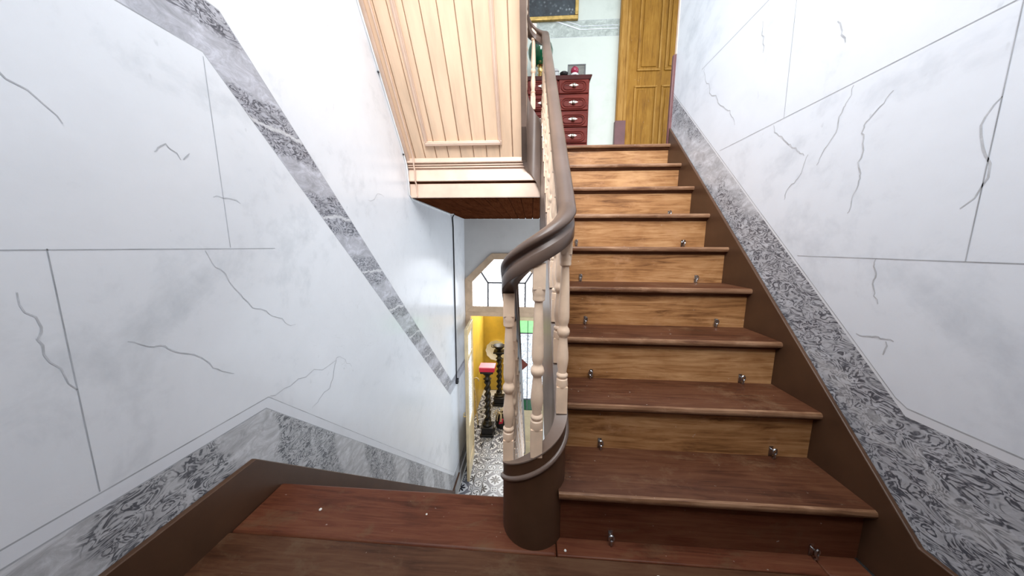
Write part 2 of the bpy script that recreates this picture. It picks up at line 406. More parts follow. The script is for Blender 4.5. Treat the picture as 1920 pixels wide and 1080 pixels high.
# ------------------------------------------------------------------ walls
def strips(mb, X, ys, curves, zbot, ztop):
    """front faces of a wall in the plane X, split between z-curves; curves = [(fn, material index of the strip BELOW it)]"""
    fns = [(lambda y: zbot, 0)] + curves + [(lambda y: ztop, curves[-1][1])]
    for i in range(1, len(fns)):
        mi = fns[i][1]
        for a, b in zip(ys, ys[1:]):
            q = [(X, a, fns[i-1][0](a)), (X, b, fns[i-1][0](b)), (X, b, fns[i][0](b)), (X, a, fns[i][0](a))]
            if max(q[3][2]-q[0][2], q[2][2]-q[1][2]) < 1e-5: continue
            mb.quadmesh(q, [(0, 1, 2, 3)], mi)
def down(base, yk): return lambda y: base - min(max(SL*(y-yk), 0), 2.6)
def rise(base, yk, top=9): return lambda y: base + min(max(SL*(y-yk), 0), top)

ysL = sorted(set([-1.45] + [v for yk in (0.11, 0.178, 0.183, 0.19, 0.195) for v in (yk, yk+2.6/SL)] + [3.77]))
mb = MB()
# materials: 0 plaster 1 marble 2 line 3 strip
strips(mb, XL, ysL, [(down(0.343, 0.178), 1), (down(0.347, 0.178), 2), (down(0.383, 0.193), 3), (down(0.387, 0.193), 2),
                     (down(1.612, 0.11), 0), (down(1.616, 0.11), 2), (down(1.780, 0.183), 4), (down(1.784, 0.183), 2), (lambda y: 4.9, 0)], -2.6, 5.0)
mb.box(XL-0.12, XL-0.0015, -1.45, 3.77, -2.6, 5.0, 0)
wl = struct(build('wall_left', mb, ['plaster_left', 'marble_left', 'line', 'strip', 'marble_frieze'], origin=(XL, 0, 0)))
def ribbon(X, pts, wd, off):
    """thin painted stroke lying on a wall plane X (faces towards the room)"""
    mb = MB()
    n = len(pts); s = 1 if off > 0 else -1
    vs = []
    for i, (y, z) in enumerate(pts):
        a = pts[max(i-1, 0)]; b = pts[min(i+1, n-1)]; d = Vector((b[0]-a[0], b[1]-a[1])); d = d.normalized() if d.length else Vector((1, 0))
        w_ = wd*(0.45 + 0.55*math.sin(PI*(i+0.6)/(n+0.2))) if n > 2 else wd
        for s2 in (-1, 1): vs.append((X+off, y - d.y*w_*s2, z + d.x*w_*s2))
    mb.quadmesh(vs, [(2*i, 2*i+1, 2*i+3, 2*i+2) for i in range(n-1)])
    return mb
VL = [[(0.035, 0.981), (0.076, 0.916), (0.113, 0.846), (0.164, 0.773), (0.228, 0.736), (0.298, 0.688), (0.365, 0.644)], [(-0.182, 0.745), (-0.142, 0.717), (-0.107, 0.707), (-0.072, 0.672), (0.008, 0.589), (0.073, 0.54)], [(0.082, 1.157), (0.117, 1.159), (0.163, 1.159), (0.175, 1.149)], [(0.413, 0.21), (0.462, 0.227), (0.544, 0.243), (0.575, 0.286), (0.613, 0.386), (0.666, 0.365), (0.741, 0.282)], [(0.2, 0.386), (0.348, 0.39), (0.612, 0.374)], [(-0.059, 1.258), (-0.028, 1.29), (0.004, 1.254)], [(0.011, 1.256), (0.03, 1.28)], [(1.033, 1.292), (1.137, 1.332), (1.248, 1.346)], [(-.33, .9), (-.31, .82), (-.315, .76), (-.28, .66)], [(-.36, 1.45), (-.30, 1.40), (-.285, 1.33), (-.22, 1.27)]]
VR = [[(1.272, 2.128), (1.248, 2.052), (1.184, 1.944), (1.091, 1.862), (1.004, 1.775), (0.939, 1.706), (0.909, 1.653)], [(0.633, 1.548), (0.595, 1.489), (0.546, 1.444), (0.516, 1.415), (0.473, 1.379), (0.454, 1.365)], [(0.436, 1.364), (0.451, 1.318), (0.469, 1.28), (0.503, 1.255), (0.518, 1.232), (0.521, 1.203)], [(0.299, 1.548), (0.317, 1.497), (0.323, 1.483), (0.333, 1.424), (0.371, 1.364), (0.394, 1.313)], [(0.176, 1.472), (0.205, 1.44), (0.233, 1.412), (0.248, 1.376), (0.239, 1.34), (0.244, 1.283), (0.231, 1.237), (0.235, 1.195), (0.244, 1.144), (0.252, 1.118)], [(0.143, 0.967), (0.145, 0.941), (0.135, 0.908), (0.135, 0.874), (0.116, 0.826)], [(0.161, 0.717), (0.129, 0.718), (0.093, 0.721), (0.059, 0.723)], [(0.078, 0.717), (0.079, 0.674)], [(0.393, 1.806), (0.371, 1.749), (0.351, 1.711)], [(0.78, 2.069), (0.76, 1.988), (0.755, 1.916)], [(-.05, 1.35), (-.03, 1.27), (-.055, 1.2), (-.02, 1.1)]]
def wiggle(p):
    for it in range(2):
        q = [p[0]]
        for a, b in zip(p, p[1:]):
            l = math.hypot(b[0]-a[0], b[1]-a[1])*0.16
            q += [((a[0]+b[0])/2+random.uniform(-l, l), (a[1]+b[1])/2+random.uniform(-l, l)), b]
        p = q
    return p
for p in VL: build('painted_vein', ribbon(XL, wiggle(p), 0.0018, 0.0006), 'vein', wl)
for p in ([(-1.4, 0.99), (0.30, 0.986)], [(0.118, 0.99), (0.11, 1.60)], [(-0.28, 0.99), (-0.28, 0.39)]):
    build('painted_joint', ribbon(XL, p, 0.0011, 0.0006), 'line', wl)
YE = 1.69; YW0 = 3.0
ysR = sorted([-1.45, -0.095, -0.02, 0.0, 0.03, YE])
mb = MB()
strips(mb, XR, ysR, [(rise(0.518, 0.0), 1), (rise(0.540, 0.012), 3), (rise(0.544, 0.012), 2), (lambda y: 4.9, 0)], -2.6, 5.0)
mb.box(XR+0.0015, XR+0.12, -1.45, YE-0.001, -2.6, 5.0, 0)
wr = struct(build('wall_right', mb, ['plaster_right', 'marble_right', 'line', 'strip'], origin=(XR, 0, 0)))
for p in VR: build('painted_vein', ribbon(XR, wiggle(p), 0.0024, -0.0006), 'vein', wr)
for p in ([(1.02, 1.556), (-1.4, 1.556)], [(0.58, 1.556), (0.595, 2.14)], [(0.42, 0.967), (-1.4, 0.967)], [(1.30, 2.14), (-1.4, 2.14)], [(-0.05, 1.556), (-0.05, .967)]):
    build('painted_joint', ribbon(XR, p, 0.0012, -0.0006), 'line', wr)
# end of the right wall: pale corner bead, lower plum part, upper orange part
t1 = struct(build('trim_1', MB().box(XR-0.006, XR+0.12, YE, YE+0.025, 2.46, 4.9), 'peach_light', bevel=0.004))
t2 = struct(build('trim_2', MB().box(XR-0.022, XR+0.12, YE, YE+0.03, 1.8, 2.46), 'plinth', bevel=0.006))
# back of the half landing, with a tall stair window opening high up
wb = struct(build('wall_back', MB().box(XL-0.12, XR+0.12, -1.57, -1.452, -0.3, 2.2, 1).box(XL-0.12, -0.95, -1.57, -1.452, 2.2, 5.0).box(0.85, XR+0.12, -1.57, -1.452, 2.2, 5.0).box(-0.95, 0.85, -1.57, -1.452, 4.3, 5.0), ['plaster_dull', 'redbrown']))  # dark lower part added out of view to cut light on the low risers
struct(build('ceiling', MB().box(XL, 3.32, 1.74, YW0+0.12, 4.95, 5.0), 'plaster_dull'))
# upper landing far wall
YW = 3.0
mb = MB()
def zstrip(mb, x0, x1, z0, z1, mi, y=YW): mb.quadmesh([(x0, y, z0), (x1, y, z0), (x1, y, z1), (x0, y, z1)], [(0, 1, 2, 3)], mi)
zs = [(1.8, 3.427, 0), (3.427, 3.43, 2), (3.43, 3.60, 1), (3.60, 3.603, 2), (3.603, 5.0, 0)]
for a, b, mi in zs: zstrip(mb, XL, 3.2, a, b, mi)
mb.box(XL, 3.2, YW+0.0015, YW+0.12, 1.8, 5.0, 0)
wu = struct(build('wall_upper', mb, ['plaster_upper', 'marble_upper', 'line'], origin=(0, YW, 1.8)))
# painted frieze corner moulding on it
mo = MB()
mo.box(0.52, 0.96, YW-0.004, YW-0.0005, 3.50, 3.508).box(0.52, 0.96, YW-0.004, YW-0.0005, 3.535, 3.54)
mo.prism([(0.52, 3.50), (0.52, 3.512), (0.27, 3.60), (0.23, 3.60)], 'y', YW-0.004, YW-0.0005)
mo.prism([(0.54, 3.535), (0.54, 3.542), (0.37, 3.60), (0.35, 3.60)], 'y', YW-0.004, YW-0.0005)
build('painted_border', mo, 'strip', wu)
struct(build('wall_end', MB().box(3.2, 3.32, YE, YW, 1.4, 2.5).box(3.2, 3.32, YE, YW, 4.2, 5.0), 'plaster_upper'))

# ------------------------------------------------------------------ half landing floor, skirting
YL = 0.19
fl = struct_empty('floor', (0, 0, 0))
def board(name, x0, x1, y0, y1, z0, z1, mat, parent, nose=False, label=None):
    return build(name, MB().box(x0, x1, y0, y1, z0, z1), mat, parent, bevel=0.004 if not nose else 0.009, label=label)
board('floor_board', XL+0.02, 0.096, -0.0285, YL, -0.03, 0, 'floor', fl, True)
board('floor_board', 0.098, 0.93, -0.0285, 0.055, -0.03, 0, 'floor', fl)
board('floor_board', 0.932, XR-0.02, -0.0285, 0.055, -0.03, -0.001, 'floor', fl)
y = -0.0305
for k, wd in enumerate((0.26, 0.22, 0.24, 0.23, 0.25, 0.2)):
    board('floor_board', XL+0.0, XR, y-wd+0.002, y, -0.03, -0.001*(k % 2), 'floor_worn', fl); y -= wd
build('joist_apron', MB().box(XL, 0.0, YL-0.05, YL-0.025, -0.4, -0.03).box(XL, XR, -1.45, YL-0.05, -0.2, -0.032), 'brown', fl)
bl = struct(build('baseboard_left', MB().prism([(-1.45, -0.03), (-1.45, 0.186), (0.094, 0.186), (0.094+2.6/SL, -2.414), (3.1, -2.414), (3.1, -2.6), (2.82, -2.6), (0.17, -0.03)], 'x', XL+0.0005, XL+0.02), 'brown', bevel=0.003))

# ------------------------------------------------------------------ flight going up on the right
st = thing('staircase', (0.6, 0, 0), 'nine-step wooden flight rising on the right with worn oak risers and reddish-brown treads', 'staircase')
XS0 = 0.108
def xs0(y): return 0.1085 - 0.03*(y-0.09)/1.5
XS1 = XR-0.0165
def tread_mb(n, z, x0, x1, depth=G_+0.045):
    y0 = n*G_; t = 0.027
    prof = [(y0+depth, z), (y0+0.010, z), (y0+0.003, z-0.003), (y0, z-0.009), (y0, z-t+0.010), (y0+0.004, z-t+0.003), (y0+0.011, z-t), (y0+depth, z-t)]
    mb = MB().prism(prof, 'x', x0, x1)
    for k in (3, 4, 5, 6, 7): mb.mi[k] = 1
    return mb
def bracket_mb():
    mb = MB()
    mb.box(-0.006, 0.006, -0.002, 0.0, 0.002, 0.034)
    mb.lathe([(0.0025, 0), (0.0025, 0.010)], (0, -0.002, 0.024), 8, 0, '-y')
    ring = [(0.0065*math.cos(a), -0.015, 0.024+0.0085*math.sin(a)) for a in [2*PI*k/14 for k in range(15)]]
    mb.tube(ring, 0.0028, 6)
    mb.tube([(0, -0.015, 0.016), (0, -0.017, 0.008), (0, -0.012, 0.0)], 0.003, 6)
    mb.v = [(x*1.2, y*1.2, z*1.25) for x, y, z in mb.v]
    return mb
brk0 = None
for n in range(9):
    z = (n+1)*R_
    XS0 = xs0(n*G_)
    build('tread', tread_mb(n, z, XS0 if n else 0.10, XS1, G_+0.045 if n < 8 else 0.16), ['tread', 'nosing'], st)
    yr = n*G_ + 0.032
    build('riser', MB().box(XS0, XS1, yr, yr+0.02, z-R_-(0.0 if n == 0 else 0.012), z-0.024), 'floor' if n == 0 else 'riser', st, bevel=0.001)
    # cove strip under the nosing
    build('nosing_strip', MB().prism([(yr-0.0, z-0.027), (yr-0.014, z-0.027), (yr-0.012, z-0.034), (yr-0.004, z-0.041), (yr, z-0.042)], 'x', XS0, XS1), 'tread', st)
    if n < 7:
        for xb in (0.281, 0.93):
            if brk0 is None:
                brk0 = build('stair_rod_bracket', bracket_mb(), 'chrome', st, origin=(0, 0, 0), label='small chrome eye bracket'); brk0.location = Vector((xb, yr, z-R_)) - abs_loc(st)
            else: copy_to(brk0, st, (xb+random.uniform(-.006, .006), yr, z-R_), random.uniform(-0.35, 0.35))
sk = lambda y: 0.278 + SL*y
build('wall_string', MB().prism([(-1.45, -0.0), (-1.45, 0.186), (-0.094, 0.186), (YE, sk(YE)), (YE, 1.75), (YE-0.06, 1.42), (0.42, -0.0)], 'x', XR-0.0165, XR-0.0005), 'brown', st, bevel=0.003, label='dark brown string board along the right wall')
# soffit of this flight (seen from below in the hall)
build('soffit', MB().prism([(0.35, -0.0), (1.69, 1.33), (1.69, 1.30), (0.38, -0.0)], 'x', XS0+0.01, XR-0.002), 'peach', st)

# ------------------------------------------------------------------ banister: path through the three flights
CX, CY, RAD = 0.018, 0.09, 0.0905
CT = 1.61; SU = 1.24; CX2, RAD2 = 0.003, 0.0755
def xup(y): return CX+RAD + (CX2+RAD2-CX-RAD)*(y-CY)/(CT-CY)
def plan_path():
    """(x, y, side vector to the outside of the well, u = kind, arc parameter)"""
    P = []
    for k in range(14, 0, -1):
        P.append((CX-RAD, CY + 0.2*k, (-1, 0), 'down', 0.2*k))
    for k in range(0, 21):
        a = PI + PI*k/20
        P.append((CX+RAD*math.cos(a), CY+RAD*math.sin(a), (math.cos(a), math.sin(a)), 'drum', k/20))
    nn = 12
    for k in range(1, nn):
        P.append((xup(CY+(CT-CY)*k/nn), CY+(CT-CY)*k/nn, (1, 0), 'up', (CT-CY)*k/nn))
    for k in range(0, 21):
        a = PI*k/20
        P.append((CX2+RAD2*math.cos(a), CT+RAD2*math.sin(a), (math.cos(a), math.sin(a)), 'top', k/20))
    for k in range(1, 8):
        P.append((CX2-RAD2, CT-0.15*k, (-1, 0), 'next', 0.15*k))
    return P
def prof_z(kind, u, a, b, c, d):
    """a at drum start, b at drum end, c at top start, d at top end"""
    if kind == 'down': return a - SL*u
    if kind == 'drum': return a + (b-a)*u
    if kind == 'up': return b + (c-b)*u/(CT-CY)
    if kind == 'top': return c + (d-c)*u
    return d + SU*u
PP = plan_path()
# string: top and bottom curves
s_top = [prof_z(k, u, 0.235, 0.440, 0.44+SL*(CT-CY)-0.0, 2.22) for _, _, _, k, u in PP]
s_bot = []
for _, _, _, k, u in PP:
    if k == 'drum': s_bot.append(-0.12)
    elif k == 'down': s_bot.append(max(-2.6, -0.12 - SL*u))
    elif k == 'up': s_bot.append(max(0.0, -0.60 + SL*u + 0.09) if u < 0.75 else min(-0.51+SL*u, 1.42))
    elif k == 'top': s_bot.append(1.42 + 0.26*min(1, u*1.1))
    else: s_bot.append(1.69 + SU*u)
s_top = [max(t, bt+0.1) for t, bt in zip(s_top, s_bot)]
ban = thing('banister', (CX, CY, 0), 'taupe moulded handrail on cream turned balusters winding round the brown drum at the landing', 'banister')
path = [(p[0], p[1], 0) for p in PP]; side = [p[2] for p in PP]
def seg(kinds, extra=0):
    idx = [i for i, p in enumerate(PP) if p[3] in kinds]
    if extra: idx = list(range(max(0, idx[0]-1), min(len(PP), idx[-1]+2)))
    return idx
def string_part(name, kinds, mat, t=0.0185, label=None):
    idx = seg(kinds, 1)
    return build(name, MB().sweep([path[i] for i in idx], [side[i] for i in idx],
        lambda j: [(-t, s_bot[idx[j]]), (-t, s_top[idx[j]]), (t, s_top[idx[j]]), (t, s_bot[idx[j]])]), mat, ban, smooth=30, label=label)
idx = seg(('down',)); 
string_part('outer_string', ('down',), 'taupe_dull')
dr = string_part('drum', ('drum',), 'brown', 0.0185, 'dark brown curved drum at the foot of the flight')
# solid core of the drum and its rounded moulding
core = MB(); n_ = 24
string_part('outer_string', ('up',), 'taupe_dull')
string_part('outer_string', ('top',), 'taupe_dull', 0.0185, 'curved taupe string at the upper landing')
string_part('outer_string', ('next',), 'taupe_dull')
idx = seg(('drum', 'up'))
def bead(j):
    i = idx[j]; z = s_top[i]-0.052; r0 = 0.0185
    return [(r0-0.002, z-0.010), (r0+0.006, z-0.009), (r0+0.010, z-0.002), (r0+0.009, z+0.004), (r0+0.003, z+0.009), (r0-0.002, z+0.009)]
idx = idx[:-1]
build('moulding', MB().sweep([path[i] for i in idx], [side[i] for i in idx], bead), 'taupe', ban, smooth=60)
idx2 = seg(('drum', 'up'))
build('string_cap', MB().sweep([path[i] for i in idx2], [side[i] for i in idx2], lambda j: [(-0.021, s_top[idx2[j]]-0.001), (-0.021, s_top[idx2[j]]+0.004), (0.021, s_top[idx2[j]]+0.004), (0.021, s_top[idx2[j]]-0.001)]), 'taupe_dull', ban)
# handrail
rb = [prof_z(k, u, 0.848, 1.045, 1.045+SL*(CT-CY)-0.02, 2.66) for _, _, _, k, u in PP]
def sm(z, r=3):
    return [sum(z[max(0, i-r):i+r+1])/len(z[max(0, i-r):i+r+1]) for i in range(len(z))]
rail_prof = []
for a, h in [(-0.023, 0.0), (-0.024, 0.001), (-0.024, 0.036), (-0.023, 0.038), (-0.014, 0.047), (-0.012, 0.054), (-0.015, 0.060), (-0.024, 0.064), (-0.028, 0.071), (-0.027, 0.080), (-0.021, 0.089), (-0.011, 0.0945), (0.0, 0.096)]:
    rail_prof.append((a, h))
rail_prof = rail_prof + [(-a, h) for a, h in reversed(rail_prof[:-1])]
rpath = [(p[0], p[1], z) for p, z in zip(PP, rb)]
build('handrail', MB().sweep(rpath, side, rail_prof), 'taupe', ban, smooth=50)
# balusters
def sq(mb, h0, h1, w_):
    b_ = w_/2; mb.box(-b_, b_, -b_, b_, h0, h1)
def baluster_mb(H):
    mb = MB(); b_ = 0.0182
    sq(mb, 0, 0.155*H, 2*b_); sq(mb, 0.885*H, H+0.006, 2*b_)
    pf = [(0.021, 0.150), (0.0225, 0.16), (0.0205, 0.195), (0.0165, 0.20), (0.021, 0.212), (0.021, 0.222), (0.0155, 0.232), (0.0165, 0.25), (0.0205, 0.29), (0.0215, 0.315), (0.0205, 0.345), (0.0165, 0.40), (0.0148, 0.430), (0.0152, 0.437), (0.0205, 0.448), (0.0228, 0.462), (0.0228, 0.470), (0.0205, 0.483), (0.0155, 0.494), (0.0150, 0.505), (0.0185, 0.520), (0.0200, 0.545), (0.0195, 0.59), (0.0175, 0.68), (0.0150, 0.77), (0.0133, 0.815), (0.0140, 0.822), (0.0195, 0.828), (0.0205, 0.838), (0.0195, 0.850), (0.0205, 0.856), (0.0215, 0.875), (0.0210, 0.895)]
    mb.lathe([(r*0.92, h*H) for r, h in pf], (0, 0, 0), 18)
    return mb
HB = 0.607
b0 = build('baluster', baluster_mb(HB), 'cream', ban, origin=(0, 0, 0), smooth=40)
spots = []
def ang(a): return (CX+RAD*math.cos(a), CY+RAD*math.sin(a))
def drum_u(a): return (a-PI)/PI
for a in (PI+0.02, 1.5*PI+0.05, 2*PI-0.0):
    x, y_ = ang(a); spots.append((x, y_, prof_z('drum', drum_u(a), 0.235, 0.440, 0, 0), a))
d = 0.13
while d < CT-CY-0.02:
    spots.append((xup(CY+d), CY+d, prof_z('up', d, 0.235, 0.44, 0.44+SL*(CT-CY), 2.2), 0)); d += 0.128
for a in (0.1, 0.55*PI, PI-0.1):
    spots.append((CX2+RAD2*math.cos(a), CT+RAD2*math.sin(a), prof_z('top', a/PI, 0, 0, 0.44+SL*(CT-CY), 2.22), a))
for k in range(1, 8): spots.append((CX2-RAD2, CT-0.12*k, 2.22+SU*0.12*k, 0))
for k in range(1, 18): spots.append((CX-RAD, CY+0.128*k, 0.235-SL*0.128*k, 0))
for i, (x, y_, z, a) in enumerate(spots):
    if i == 0: o = b0; o.location = Vector((x, y_, z-0.002)) - abs_loc(ban); o.rotation_euler = (0, 0, a)
    else: copy_to(b0, ban, (x, y_, z-0.002), a)

# ------------------------------------------------------------------ flight going down on the left
sd = thing('staircase', (-0.5, YL, -2.6), 'brown wooden flight dropping to the hall beyond the left edge of the landing', 'staircase')
for k in range(12):
    z = -(k+1)*R_; y0 = YL + k*G_
    build('tread', MB().box(XL+0.021, CX-RAD-0.019, y0-0.03, y0+G_, z-0.027, z), 'tread', sd, bevel=0.008)
    build('riser', MB().box(XL+0.021, CX-RAD-0.019, y0-0.045, y0-0.026, z, z+R_-0.03), 'riser', sd)
build('riser', MB().box(XL+0.021, CX-RAD-0.019, YL+12*G_-0.045, YL+12*G_-0.026, -2.6, -2.428), 'riser', sd)

# ------------------------------------------------------------------ upper landing slab, underside and fascia
uf = struct_empty('floor', (0, 1.7, 1.8))
x = XL
yb = 1.80
for k in range(7):
    build('floor_board', MB().box(XL if k > 0 else 0.13, 3.2, 1.755+0.18*k if k else 1.70, min(1.755+0.18*(k+1)-0.002, YW), 1.772, 1.80), 'tread', uf, bevel=0.003)
ce = struct_empty('ceiling', (0, 2.7, 1.415))
build('ceiling_board', MB().box(XL, 0.11, 1.74, 3.77, 1.43, 1.70), 'redbrown', ce)
nb = 11; bw = (0.11-XL)/nb
for k in range(nb):
    build('ceiling_board', MB().box(XL+bw*k+0.002, XL+bw*(k+1)-0.002, 1.75, 3.77, 1.415, 1.432), 'redbrown', ce, bevel=0.004)
build('ceiling_board', MB().box(0.112, XR, 1.70, 3.77, 1.415, 1.77), 'redbrown', ce)
us = thing('staircase', (-0.55, 1.7, 1.70), 'peach boarded underside of the next flight, sloping up over the left wall', 'staircase')
fx = thing('fascia', (-0.5, 1.72, 1.415), 'peach painted moulded fascia boards edging the upper landing', 'fascia')
box_part('lower_board', (XL+0.001, CX+RAD-0.035, 1.716, 1.738, 1.412, 1.528), 'peach_light', fx, 0.004)
build('upper_board', MB().quadmesh([(XL+0.001, 1.690, 1.545), (0.052, 1.690, 1.545), (-0.066, 1.712, 1.655), (XL+0.001, 1.712, 1.655), (XL+0.001, 1.735, 1.545), (0.052, 1.735, 1.545), (-0.066, 1.735, 1.655), (XL+0.001, 1.735, 1.655)],
      [(0, 1, 2, 3), (4, 7, 6, 5), (0, 4, 5, 1), (1, 5, 6, 2), (2, 6, 7, 3), (3, 7, 4, 0)]), 'peach_light', fx, bevel=0.003)
box_part('shadow_gap', (XL+0.001, 0.05, 1.722, 1.737, 1.526, 1.548), 'redbrown', fx, 0)
box_part('bead', (XL+0.001, -0.058, 1.690, 1.735, 1.650, 1.663), 'peach_light', fx, 0.005)
box_part('bead', (XL+0.001, -0.060, 1.684, 1.735, 1.668, 1.680), 'peach_light', fx, 0.005)
box_part('cornice', (XL+0.001, -0.056, 1.668, 1.735, 1.686, 1.728), 'peach_light', fx, 0.008)
# soffit boards; slope line z = 1.70 + SU (1.69 - Y)
ln = math.hypot(1, SU); dY, dZ = -1/ln, SU/ln           # up the slope
nY, nZ = -SU/ln, -1/ln                                   # outwards (towards the room)
def slab(mb, x0, x1, s0, s1, n0, n1):
    """block along the slope: s along it from the foot, n outwards"""
    vs = []
    for n_1 in (n0, n1):
        for s_1 in (s0, s1):
            for x_ in (x0, x1): vs.append((x_, 1.69+dY*s_1+nY*n_1, 1.70+dZ*s_1+nZ*n_1))
    return mb.quadmesh(vs, [(0, 2, 3, 1), (4, 5, 7, 6), (0, 1, 5, 4), (1, 3, 7, 5), (3, 2, 6, 7), (2, 0, 4, 6)])
LEN = 2.6
gx = [XL+0.004, -0.985, -0.90, -0.803, -0.70, -0.595, -0.487, -0.38, -0.272, -0.166, -0.066]
for a, b in zip(gx, gx[1:]):
    build('soffit_board', slab(MB(), a+0.0015, b-0.0015, -0.03, LEN, -0.02, 0.0), 'peach', us, bevel=0.005)
build('carriage', slab(MB(), XL+0.004, -0.075, 0.06, LEN, -0.2, -0.022), 'peach', us)
# raised moulding frame
for (x0, x1) in ((-0.875, -0.845), (-0.278, -0.250)):
    build('panel_moulding', slab(slab(MB(), x0, x1, 0.135, LEN-0.2, 0.0, 0.010), x0+0.008, x1-0.008, 0.135, LEN-0.2, 0.010, 0.016), 'peach_light', us, bevel=0.002)
build('panel_moulding', slab(slab(MB(), -0.875, -0.250, 0.132, 0.166, 0.0, 0.016), -0.865, -0.26, 0.138, 0.160, 0.016, 0.026), 'peach_light', us, bevel=0.003)
build('edge_moulding', slab(MB(), -0.068, -0.054, 0.0, LEN, -0.22, 0.012), 'peach_light', us, bevel=0.003)
build('edge_moulding', slab(MB(), XL+0.002, XL+0.03, 0.0, LEN, 0.0, 0.014), 'peach_light', us, bevel=0.004)

# ------------------------------------------------------------------ hall at the foot: wall with octagonal transom and glazed doors
YH = 3.77
Z0 = -2.6
ox0, ox1 = -1.055, 0.30            # frame outer
def zpx(z): return z
# octagon glass outline at YH : from the photograph
gl = dict(x0=-0.940, x1=0.065+0.07, zb=0.03, zs=0.42, zt=0.765, xa=-0.665, xb=-0.155+0.02)
hw = MB()
oct_out = [(-1.063, 0.0), (-1.063, 0.47), (-0.63, 0.885), (-0.165, 0.885), (0.27, 0.47), (0.27, 0.0)]
# wall above and around the opening
hw.prism([(XL, 0.47), (-1.063, 0.47), (-0.63, 0.885), (-0.165, 0.885), (0.27, 0.47), (0.27, Z0), (XR, Z0), (XR, 1.415), (XL, 1.415)], 'y', YH, YH+0.12)
struct(build('wall_hall', hw, 'plaster_dull'))
w1 = struct_empty('window_1', (-0.4, YH, 0.0))
oi = [(-0.945, 0.03), (-0.945, 0.43), (-0.592, 0.79), (-0.20, 0.79), (0.152, 0.43), (0.152, 0.03)]
fr = MB()
oo = [(-1.063, -0.06), (-1.063, 0.47), (-0.63, 0.885), (-0.165, 0.885), (0.27, 0.47), (0.27, -0.06)]
for i in range(5):
    a, b, c_, d_ = oo[i], oo[i+1], oi[i+1], oi[i]
    fr.prism([a, b, c_, d_], 'y', YH-0.03, YH+0.05)
fr.prism([oo[0], oi[0], oi[5], oo[5]], 'y', YH-0.03, YH+0.05)
build('frame', fr, 'tan', w1, bevel=0.004)
xi0, xi1, zi = -0.695, -0.095, 0.415
build('pane', MB().prism([oi[0], (xi0, 0.03), (xi0, zi), (-0.80, 0.578), oi[1]], 'y', YH+0.005, YH+0.012), 'pane', w1)
build('pane', MB().prism([oi[1], (-0.80, 0.578), (xi0, zi), (xi0, zi)], 'y', YH+0.006, YH+0.011), 'pane', w1) if False else None
build('pane', MB().prism([(-0.80, 0.578), (xi0, zi), (xi1, zi), (0.007, 0.578), oi[3], oi[2]], 'y', YH+0.005, YH+0.012), 'pane', w1)
build('pane', MB().prism([(xi0, 0.03), (xi0, zi), (-0.395, zi), (-0.395, 0.03)], 'y', YH+0.005, YH+0.012), 'pane', w1)
build('pane', MB().prism([(-0.395, 0.03), (-0.395, zi), (xi1, zi), (xi1, 0.03)], 'y', YH+0.005, YH+0.012), 'pane', w1)
build('pane', MB().prism([oi[5], (xi1, 0.03), (xi1, zi), (0.007, 0.578), oi[4]], 'y', YH+0.005, YH+0.012), 'pane', w1)
lb = MB()
def bar(mb, a, b, wd=0.012, y0=YH-0.002, y1=YH+0.018):
    d_ = Vector((b[0]-a[0], b[1]-a[1])).normalized(); n_1 = Vector((-d_.y, d_.x))*wd
    mb.prism([(a[0]+n_1.x, a[1]+n_1.y), (b[0]+n_1.x, b[1]+n_1.y), (b[0]-n_1.x, b[1]-n_1.y), (a[0]-n_1.x, a[1]-n_1.y)], 'y', y0, y1)
for a, b in (((xi0, 0.03), (xi0, zi)), ((xi0, zi), (xi1, zi)), ((xi1, zi), (xi1, 0.03)), ((xi0, zi), (-0.80, 0.578)), ((xi1, zi), (0.007, 0.578))):
    bm_ = MB(); bar(bm_, a, b); build('glazing_bar', bm_, 'lead', w1)
# door frame
df = struct_empty('trim_3', (-0.4, YH, Z0))
build('head', MB().box(-1.063, 0.27, YH-0.03, YH+0.06, -0.13, -0.06), 'tan', df, bevel=0.004)
build('jamb', MB().box(-1.063, -0.985, YH-0.03, YH+0.06, Z0, -0.13), 'tan', df, bevel=0.004)
build('jamb', MB().box(0.235, 0.27, YH-0.03, YH+0.06, Z0, -0.13), 'white', df, bevel=0.004)
# open leaf, hinged on the left, swung towards the stairs
d2 = struct_empty('door_2', (-0.985, YH-0.03, Z0))
ld = MB(); L_ = 0.62; T_ = 0.04; Hd = 2.42
ld.box(0, 0.09, 0, T_, 0.01, Hd).box(L_-0.09, L_, 0, T_, 0.01, Hd).box(0.09, L_-0.09, 0, T_, Hd-0.12, Hd).box(0.09, L_-0.09, 0, T_, 0.01, 0.24).box(0.09, L_-0.09, 0, T_, 0.74, 0.86).box(0.09, L_-0.09, 0, T_, 1.92, 1.97)
f0 = build('frame', ld, 'cream_door', None, origin=(0, 0, 0), bevel=0.003)
p0 = build('panel', MB().box(0.09, L_-0.09, 0.012, 0.028, 0.24, 0.74), 'cream_door', None, origin=(0, 0, 0))
g0 = build('pane', MB().box(0.09, L_-0.09, 0.017, 0.023, 0.86, 1.92), 'pane_frost', None, origin=(0, 0, 0))
g1 = build('pane', MB().box(0.09, L_-0.09, 0.017, 0.023, 1.97, Hd-0.12), 'pane_frost', None, origin=(0, 0, 0))
hb = MB(); hb.lathe([(0.022, 0), (0.022, 0.008), (0.008, 0.012), (0.008, 0.04)], (L_-0.045, 0, 1.06), 12, 0, '-y'); hb.tube([(L_-0.045, -0.04, 1.06), (L_-0.11, -0.045, 1.065), (L_-0.15, -0.04, 1.06)], 0.008)
hb.box(L_-0.065, L_-0.025, -0.004, 0.0, 0.95, 1.12)
h0 = build('door_handle', hb, 'brass', None, origin=(0, 0, 0))
for o in (f0, p0, g0, g1, h0):
    o.parent = d2; o.location = (0, 0, 0)
d2.rotation_euler = (0, 0, -math.radians(86))
